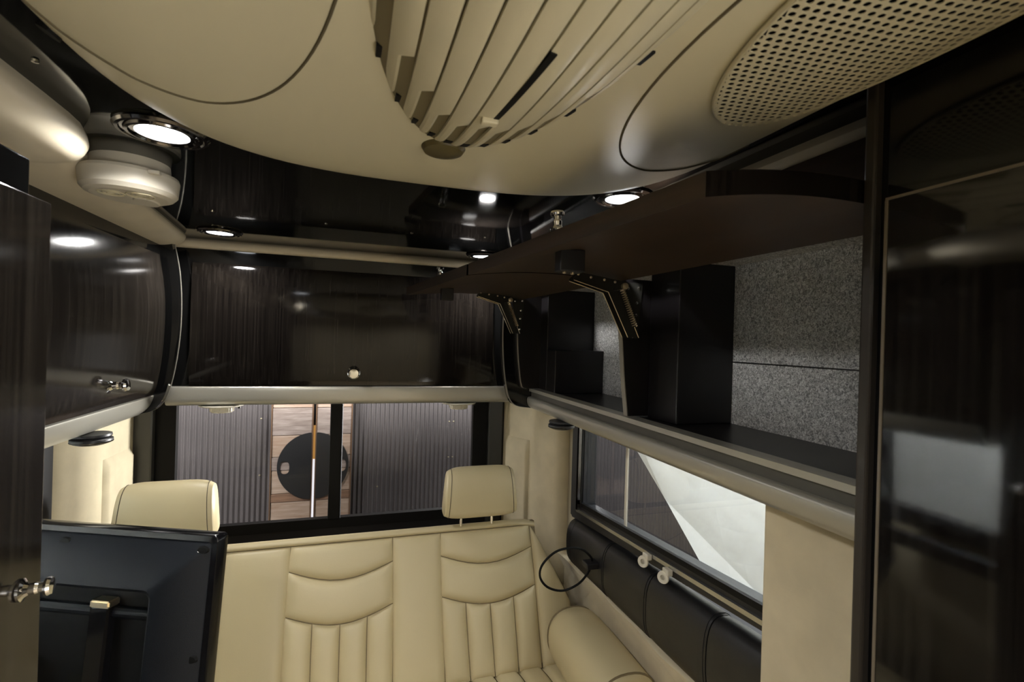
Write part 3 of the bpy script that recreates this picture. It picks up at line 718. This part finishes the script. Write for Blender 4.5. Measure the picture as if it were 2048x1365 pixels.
dup(rl, (.438, 2.15, 1.270), 'cream ribbed reading light under the rear valance, right one')

# ================================================================== REAR CORNER TRIM
def corner(name, A, Bp, z0, z1, nrm, label):
    """suede covered pillar panel from A=(x,y) to B=(x,y), rounded towards B, with a raised lower pad"""
    t = thing(name, label, 'trim panel', ((A[0] + Bp[0]) / 2, (A[1] + Bp[1]) / 2, z0))
    pa, pb = Vector((*A, 0)), Vector((*Bp, 0)); n = Vector((*nrm, 0)).normalized()
    def f(u, v):
        p = pa + (pb - pa) * u + n * (.012 * math.sin(math.pi * u)) - n * .03 * max(0, (u - .9) / .1) ** 2
        return (p.x, p.y, z0 + (z1 - z0) * v)
    bm = bm_new(); F = [[f(i / 24, j / 10) for i in range(25)] for j in range(11)]
    Bk = [[tuple(Vector(q) - n * .03) for q in r] for r in F]
    loft(bm, [r + b_[::-1] for r, b_ in zip(F, Bk)])
    obj('panel', bm, SUEDE, t, angle=60)
    # pad: rounded rectangle, proud of the panel
    def g(u, v):
        uu = .06 + .44 * u; vv = .0 + .80 * v
        du = min(u, 1 - u) / .07; dv = (1 - v) / .035; e = min(1, du) * min(1, dv); r_ = 1.0
        if u < .3 and v > .93: pass
        h = .016 * (min(1, min(du, dv)) ** .5)
        p = Vector(f(uu, vv)) + n * (h - .001); return tuple(p)
    bm = bm_new(); grid(bm, g, 16, 24); obj('pad', bm, SUEDE, t, angle=70)
    return t
corner('pillar_trim', (.722, 2.375), (.905, 2.045), .35, 1.256, (-.85, -.5), 'cream suede pillar panel in the rear right corner beside the rear window')
corner('pillar_trim', (-.868, 2.375), (-.905, 1.885), .35, 1.256, (1, .05), 'cream suede pillar panel in the rear left corner behind the left headrest')
for sx_, lab in ((-1, 'trim_1'), (1, 'trim_2')):
    xs = (-.80, 2.384) if sx_ < 0 else (.640, 2.384)
    bm = bm_new(); box(bm, *(sorted((xs[0] - .0, xs[0] + sx_ * .075))), 2.36, 2.40, .4, 1.27, .008); struct(lab, bm, mat('dark_grey_plastic_' + lab, (.055, .055, .05), .4))

# ================================================================== LOWER RIGHT SIDE
# beige suede panel right of the window
tag(obj('suede_panel', B(.80, .953, .475, .785, .25, 1.256, .004), SUEDE), 'plain cream suede panel between the side window and the tall right cabinet', 'panel')
# lower wall lining with wavy top edge
def wav(y): return .632 - .030 * (y - .86) + .004 * math.sin(9 * y) + .004 * math.sin(23 * y + 1)
bm = bm_new(); N = 60; F = []
for k in range(N + 1):
    y = .80 + 1.24 * k / N; zt = wav(y)
    F.append([(.930, y, .2), (.930, y, zt - .07), (.902, y, zt - .02), (.893, y, zt), (.90, y, zt + .005), (.94, y, zt), (.945, y, .2)])
loft(bm, F); tag(obj('side_lining', bm, SUEDE, angle=60), 'cream suede wall lining with wavy upper edge below the black bolster', 'lining')
# long black bolster under the window
bt = thing('window_bolster', 'long black vinyl padded bolster lying below the right side window', 'bolster', (.90, 1.3, .65))
ysg = [.79, 1.02, 1.29, 1.56, 1.885]
for y0, y1 in zip(ysg, ysg[1:]):
    rings = []; n = 28; m = 16
    for k in range(m + 1):
        t = k / m; y = y0 + .002 + (y1 - y0 - .004) * t
        e = 1 - .025 * (abs(2 * t - 1) ** 6)
        zc = .760 - (y - .86) * .050; hz = .112 - (y - .86) * .016
        rings.append([(.915 + .052 * e * math.copysign(abs(math.cos(a)) ** .75, math.cos(a)), y, zc + hz * e * math.copysign(abs(math.sin(a)) ** .75, math.sin(a))) for a in [2 * math.pi * i / n for i in range(n)]])
    bm = bm_new(); loft(bm, rings); obj('segment', bm, BLACK_VINYL, bt, angle=60)
for y in (1.03, 1.30, 1.57, 1.84):
    rings = []
    for k in range(2):
        yy = y + .022 * k; zc = .760 - (yy - .86) * .050; hz = .112 - (yy - .86) * .016
        rings.append([(.915 + .0524 * math.copysign(abs(math.cos(a)) ** .75, math.cos(a)), yy, zc + (hz + .0004) * math.copysign(abs(math.sin(a)) ** .75, math.sin(a))) for a in [2 * math.pi * i / 28 for i in range(28)]])
    bm = bm_new(); loft(bm, rings); obj('strap', bm, BLACK_PL, bt, angle=60)
# two window latches with ring pulls
def latch(y, label):
    z = .878; t = thing('window_latch', label, 'latch', (.87, y, z), 'white ring latches on the window sill')
    obj('tab', B(.868, .886, y - .018, y + .010, z + .004, z + .022, .003), WHITE_PL, t)
    bm = bm_new(); a, u, v = basis((-1, -.5, .15)); c = Vector((.866, y, z - .004))
    lathe(bm, [(.0075, -.004), (.017, -.004), (.018, 0), (.017, .004), (.0075, .004), (.0075, -.004)], c, (-1, -.5, .15), 24); obj('ring', bm, WHITE_PL, t)
    return t
latch(1.312, 'white ring latch on the side window sill, the farther one')
latch(1.208, 'white ring latch on the side window sill, the nearer one')
# cable loop and its plug
cb = thing('cable', 'black cable loop hanging beside the bench at the side window', 'cable', (.80, 1.6, .74))
pts = spline([(.850, 1.62, .74), (.835, 1.60, .765), (.80, 1.60, .797), (.75, 1.60, .808), (.692, 1.60, .799), (.645, 1.60, .76), (.637, 1.60, .717), (.667, 1.60, .677), (.725, 1.60, .657), (.784, 1.60, .672), (.826, 1.61, .700), (.862, 1.63, .735)], 60)
obj('cord', tube(bm_new(), pts, .0042, 8), BLACK_RUB, cb)
obj('plug', B(.815, .868, 1.590, 1.635, .722, .745, .004), BLACK_PL, cb)

# ================================================================== BENCH
bench = thing('rear_bench', 'cream leather three-seat rear bench with stitched pleated backrest', 'bench', (0, 1.7, 0))
Z0, Z1, Y0, Y1 = .30, .785, 1.75, 1.95
nb = Vector((0, -(Z1 - Z0), (Y1 - Y0))).normalized()
def bp(x, z): return Vector((x, Y0 + (z - Z0) / (Z1 - Z0) * (Y1 - Y0), z))
# core
bm = bm_new(); extr_x(bm, [(Y0 + .004, Z0), (Y1 + .004, Z1 - .004), (Y1 + .028, Z1 - .008), (Y1 + .05, Z1 - .05), (Y1 + .06, .1), (Y0 + .1, .1)], -.86, .742)
obj('back_core', bm, LEATHER_SEAM, bench, smooth=False)
def puff(xl, xr, zb, zt, h, name, nu=14, nv=14, gap=.0015):
    bm = bm_new()
    def f(u, v):
        z_b0, z_t0 = zb(.5), zt(.5)
        x0 = xl(z_b0 + (z_t0 - z_b0) * v) + gap; x1 = xr(z_b0 + (z_t0 - z_b0) * v) - gap
        x = x0 + (x1 - x0) * u
        zz0, zz1 = zb(u) + gap, zt(u) - gap
        z = zz0 + (zz1 - zz0) * v
        W, H = abs(x1 - x0), abs(zz1 - zz0)
        d = min(u, 1 - u) * W; e = min(v, 1 - v) * H
        rr = .022
        k = (1 - max(0, 1 - d / rr) ** 2.2) * (1 - max(0, 1 - e / rr) ** 2.2)
        dome_ = (math.sin(math.pi * u) ** .7) * (math.sin(math.pi * v) ** .5)
        p = bp(x, z) + nb * (h * (.55 * k + .45 * dome_) - .004)
        return tuple(p)
    def ease(t): return .5 - .5 * math.cos(math.pi * t)
    def ff(u, v): return f(ease(u), ease(v))
    grid(bm, ff, nu, nv)
    return obj(name, bm, LEATHER, bench, angle=80)
def cst(v): return lambda t: v
for xl, xr in ((-.80, -.428), (-.215, .150), (.338, .716)):
    L = lambda z, xl=xl: xl + .012 * math.sin(math.pi * (z - Z0) / (Z1 - Z0) * 1.0) * -0.6
    Rr = lambda z, xr=xr: xr + .012 * math.sin(math.pi * (z - Z0) / (Z1 - Z0)) * .3
    a1 = lambda u: .690 - .042 * math.sin(math.pi * u); a2 = lambda u: .556 - .042 * math.sin(math.pi * u)
    puff(L, Rr, a1, cst(.768), .020, 'back_panel'); puff(L, Rr, a2, a1, .024, 'back_panel')
    for k in range(4):
        def mk(k=k):
            Lk = lambda z: L(z) + (Rr(z) - L(z)) * k / 4; Rk = lambda z: L(z) + (Rr(z) - L(z)) * (k + 1) / 4
            tk = lambda u: a2((k + u) / 4)
            puff(Lk, Rk, cst(.285), tk, .020, 'pleat', 10, 16)
        mk()
for xl, xr in ((-.428, -.215), (.150, .338)): puff(cst(xl), cst(xr), cst(.285), cst(.768), .020, 'plain_panel', 12, 20)
# sloping side wings
puff(cst(.718), cst(.865), cst(.285), lambda u: .765 - .28 * u ** 1.15, .026, 'side_wing', 14, 18)
puff(cst(-.90), cst(-.802), cst(.285), lambda u: .60 + .16 * u, .026, 'side_wing', 12, 16)
bm = bm_new(); loft(bm, [[bp(x0, z) + Vector((0, d, 0)) for x0, z, d in ((.72, Z0 - .1, .01), (.862, Z0 - .1, .01), (.862, .50, .01), (.80, .62, .01), (.72, .755, .01))], [bp(x0, z) + Vector((0, d, 0)) for x0, z, d in ((.72, Z0 - .1, .12), (.862, Z0 - .1, .12), (.862, .50, .1), (.80, .62, .09), (.72, .755, .08))]])
obj('wing_core', bm, LEATHER_SEAM, bench, smooth=False)
# top welt roll
bm = bm_new(); rings = []
for k in range(41):
    x = -.82 + 1.56 * k / 40
    dz = -.012 * max(0, (abs(x + .04) - .70) / .08) ** 2
    rings.append([(x, 1.960 + .020 * math.cos(a), .777 + dz + .012 * math.sin(a)) for a in [2 * math.pi * i / 16 for i in range(16)]])
loft(bm, rings); obj('top_welt', bm, LEATHER, bench, angle=70)
for dz in (.0, ):
    bm = bm_new(); tube(bm, [(-.81 + 1.54 * k / 30, 1.9475, .776 + dz - .002) for k in range(31)], .0012, 5); obj('stitching', bm, THREAD, bench)
# seat cushion
obj('seat_base', B(-.86, .86, 1.20, 1.80, .02, .24, .01), LEATHER_SEAM, bench)
def seat_puff(x0, x1, h, name, n=14):
    bm = bm_new()
    def f(u, v):
        u = .5 - .5 * math.cos(math.pi * u); x = x0 + .0015 + (x1 - x0 - .003) * u
        d = min(u, 1 - u) * (x1 - x0); k = 1 - max(0, 1 - d / .022) ** 2.2
        # profile: rounded front
        t = v
        if t < .25:
            a = (t / .25) * math.pi / 2; y = 1.20 - .07 * math.sin(a) + .0; z = .24 + .07 * (1 - math.cos(a)) * 1.0
            y = 1.20 - .07 * math.sin(a)
            z = .20 + .09 * t / .25
        else:
            s = (t - .25) / .75; y = 1.13 + (1.775 - 1.13) * s; z = .29 + .045 * math.sin(math.pi * min(1, s * 1.02)) ** .6 - .008 * s
        return (x, y, z + h * (k - 1))
    grid(bm, f, n, 24); return obj(name, bm, LEATHER, bench, angle=80)
for xl, xr in ((-.80, -.428), (-.215, .150), (.338, .716)):
    for k in range(4): seat_puff(xl + (xr - xl) * k / 4, xl + (xr - xl) * (k + 1) / 4, .016, 'seat_pleat', 10)
for xl, xr in ((-.428, -.215), (.150, .338), (.716, .86)): seat_puff(xl, xr, .016, 'seat_panel')

# headrests
def headrest(loc, label, hw=.150):
    t = thing('headrest', label, 'headrest', loc, 'cream leather headrests'); X, Y, Z = loc   # Z = underside
    H = .195
    def prof(s):       # side outline (y,z) closed, s scales towards the side
        P = [(-.048, .010), (-.052, .06), (-.046, .12), (-.030, .172), (.0, .195), (.035, .190), (.056, .16), (.060, .10), (.058, .03), (.045, .004), (0, -.004), (-.03, 0)]
        return [(Y + y * (.80 + .20 * s), Z + .085 + (z - .085) * (.86 + .14 * s)) for y, z in P]
    rings = []
    for k in range(21):
        u = -1 + 2 * k / 20; uu = math.sin(u * math.pi / 2); s = (1 - abs(uu) ** 6)
        tp = [(y, z) for y, z in prof(s)]
        sp = spline([(0, y, z) for y, z in tp + [tp[0]]], 36)[:-1]
        rings.append([(X + hw * uu * (1.0 - .10 * ((v.z - Z) / H)), v.y, v.z) for v in sp])
    bm = bm_new(); loft(bm, rings); obj('cushion', bm, LEATHER, t, angle=80)
    for sx_ in (-1, 1):
        u_ = sx_ * .90; tp = prof(1 - .9 ** 6 * 1.0); sp = spline([(0, y, z) for y, z in tp + [tp[0]]], 48)[:-1]
        pts = [(X + hw * u_ * (1.0 - .10 * ((v.z - Z) / H)), Y + (v.y - Y) * 1.012, Z + .085 + (v.z - Z - .085) * 1.008) for v in sp]
        obj('stitching', tube(bm_new(), pts, .0013, 5, closed=True), THREAD, t)
    for dx in (-.075, .055):
        obj('post', lathe(bm_new(), [(.0055, 0), (.0055, .06)], (X + dx, Y + .01, Z - .044), n=14), CHROME, t)
    return t
h = headrest((.494, 1.930, .835), 'cream leather headrest on chrome posts at the right end of the bench')
dup(h, (-.604, 1.930, .838), 'cream leather headrest at the left end of the bench, behind the television')

# armrest bolster
ab = thing('arm_bolster', 'cream leather arm bolster on the right end of the bench seat', 'bolster', (.82, 1.5, .3))
def bol(y, e):
    out = []
    for i in range(36):
        a = 2 * math.pi * i / 36
        out.append((.812 + .108 * e * math.copysign(abs(math.cos(a)) ** .85, math.cos(a)), y, .440 + .106 * e * math.copysign(abs(math.sin(a)) ** .85, math.sin(a))))
    return out
ys_ = [(1.28, .80), (1.282, .90), (1.292, .975), (1.31, 1.0), (1.45, 1.012), (1.55, 1.015), (1.62, 1.0), (1.67, .97), (1.695, .90), (1.705, .78)]
bm = bm_new(); loft(bm, [bol(y, e) for y, e in ys_]); obj('cushion', bm, LEATHER, ab, angle=80)
obj('piping', tube(bm_new(), bol(1.294, .985), .0035, 6, closed=True), LEATHER_SEAM, ab, label='brown piping round the end')
obj('piping', tube(bm_new(), bol(1.695, .91), .0035, 6, closed=True), LEATHER_SEAM, ab)

# ================================================================== TELEVISION, seen from behind
tv = thing('television', 'black television seen from behind, with sloping edges round a recessed centre', 'television', (-.45, 1.28, .8))
TR = Vector((-.275, 1.195, 1.108)); dn = Vector((-.0411, -.0961, -.9945)).normalized()
xd = Vector((-.919, .393, .0)); xd = (xd - dn * xd.dot(dn)).normalized()
nn = xd.cross(dn).normalized()
if nn.y > 0: nn = -nn
def tvp(a, b_, d): return tuple(TR + xd * a + dn * b_ + nn * d)
WT, HT = .62, .46
def rrect(x0, x1, y0, y1, r, n=6):
    out = []
    for cx, cy, a0 in ((x0 + r, y0 + r, math.pi), (x1 - r, y0 + r, 1.5 * math.pi), (x1 - r, y1 - r, 0), (x0 + r, y1 - r, .5 * math.pi)):
        for k in range(n + 1):
            a = a0 + math.pi / 2 * k / n; out.append((cx + r * math.cos(a), cy + r * math.sin(a)))
    return out
def ringtv(ins, d, r): return [tvp(a, b_, d) for a, b_ in rrect(ins, WT - ins, ins, HT - ins, r)]
bm = bm_new(); loft(bm, [ringtv(.001, -.030, .010), ringtv(0, -.026, .012), ringtv(0, 0, .012), ringtv(.002, .003, .012), ringtv(.014, .003, .010), ringtv(.015, -.002, .010)]); obj('bezel', bm, TV_RIM, tv, angle=50)
bm = bm_new(); loft(bm, [ringtv(.015, -.002, .010), ringtv(.018, .002, .010), ringtv(.098, .050, .016), ringtv(.104, .051, .018), ringtv(.110, .047, .018), ringtv(.112, .014, .018)]); obj('back_cover', bm, TV_BACK, tv, angle=25)
bm = bm_new(); loft(bm, [ringtv(.111, .010, .018), ringtv(.111, .015, .018)]); obj('recess_panel', bm, BLACK_RUB, tv, smooth=False)
for a, b_ in ((.356, .032), (.030, .030), (.031, .253)):
    d = .0025 + (min(a, b_) - .018) / .08 * .048
    c = Vector(tvp(a, b_, d)); bm = bm_new(); lathe(bm, [(.001, .0012), (.0085, .001), (.0105, -.004)], c, nn, 16, 1.3, .8); obj('screw_hole', bm, BLACK_RUB, tv)
    obj('screw', lathe(bm_new(), [(.001, .0015), (.003, .001), (.0035, -.001)], Vector(tvp(a + .009, b_ + .006, d)), nn, 10), CHROME, tv)
obj('crossbar', loft(bm_new(), [[tvp(a, .165 + .012 * math.sin(t), .020 + .010 * math.cos(t)) for t in [2 * math.pi * k / 12 for k in range(12)]] for a in (.115, .50)]), TV_BACK, tv)
bm = bm_new(); loft(bm, [[tvp(a, b_, d) for a, b_ in ((.205, .15), (.25, .15), (.25, .36), (.205, .36))] for d in (.016, .040)]); bmesh.ops.bevel(bm, geom=bm.edges[:], offset=.004, segments=2, affect='EDGES'); mb = obj('mount_arm', bm, TV_RIM, tv)
bm = bm_new(); loft(bm, [[tvp(a, b_, d) for a, b_ in ((.200, .135), (.245, .135), (.245, .150), (.200, .150))] for d in (.016, .046)]); bmesh.ops.bevel(bm, geom=bm.edges[:], offset=.003, segments=2, affect='EDGES'); bmc = bm; obj('wall_arm', bar(bm_new(), tvp(.46, .24, .02), (-.74, .835, .86), .03, .05), BLACK_PL, tv, smooth=False)
obj('clasp', bmc, STEEL, mb, label='brass coloured clasp')
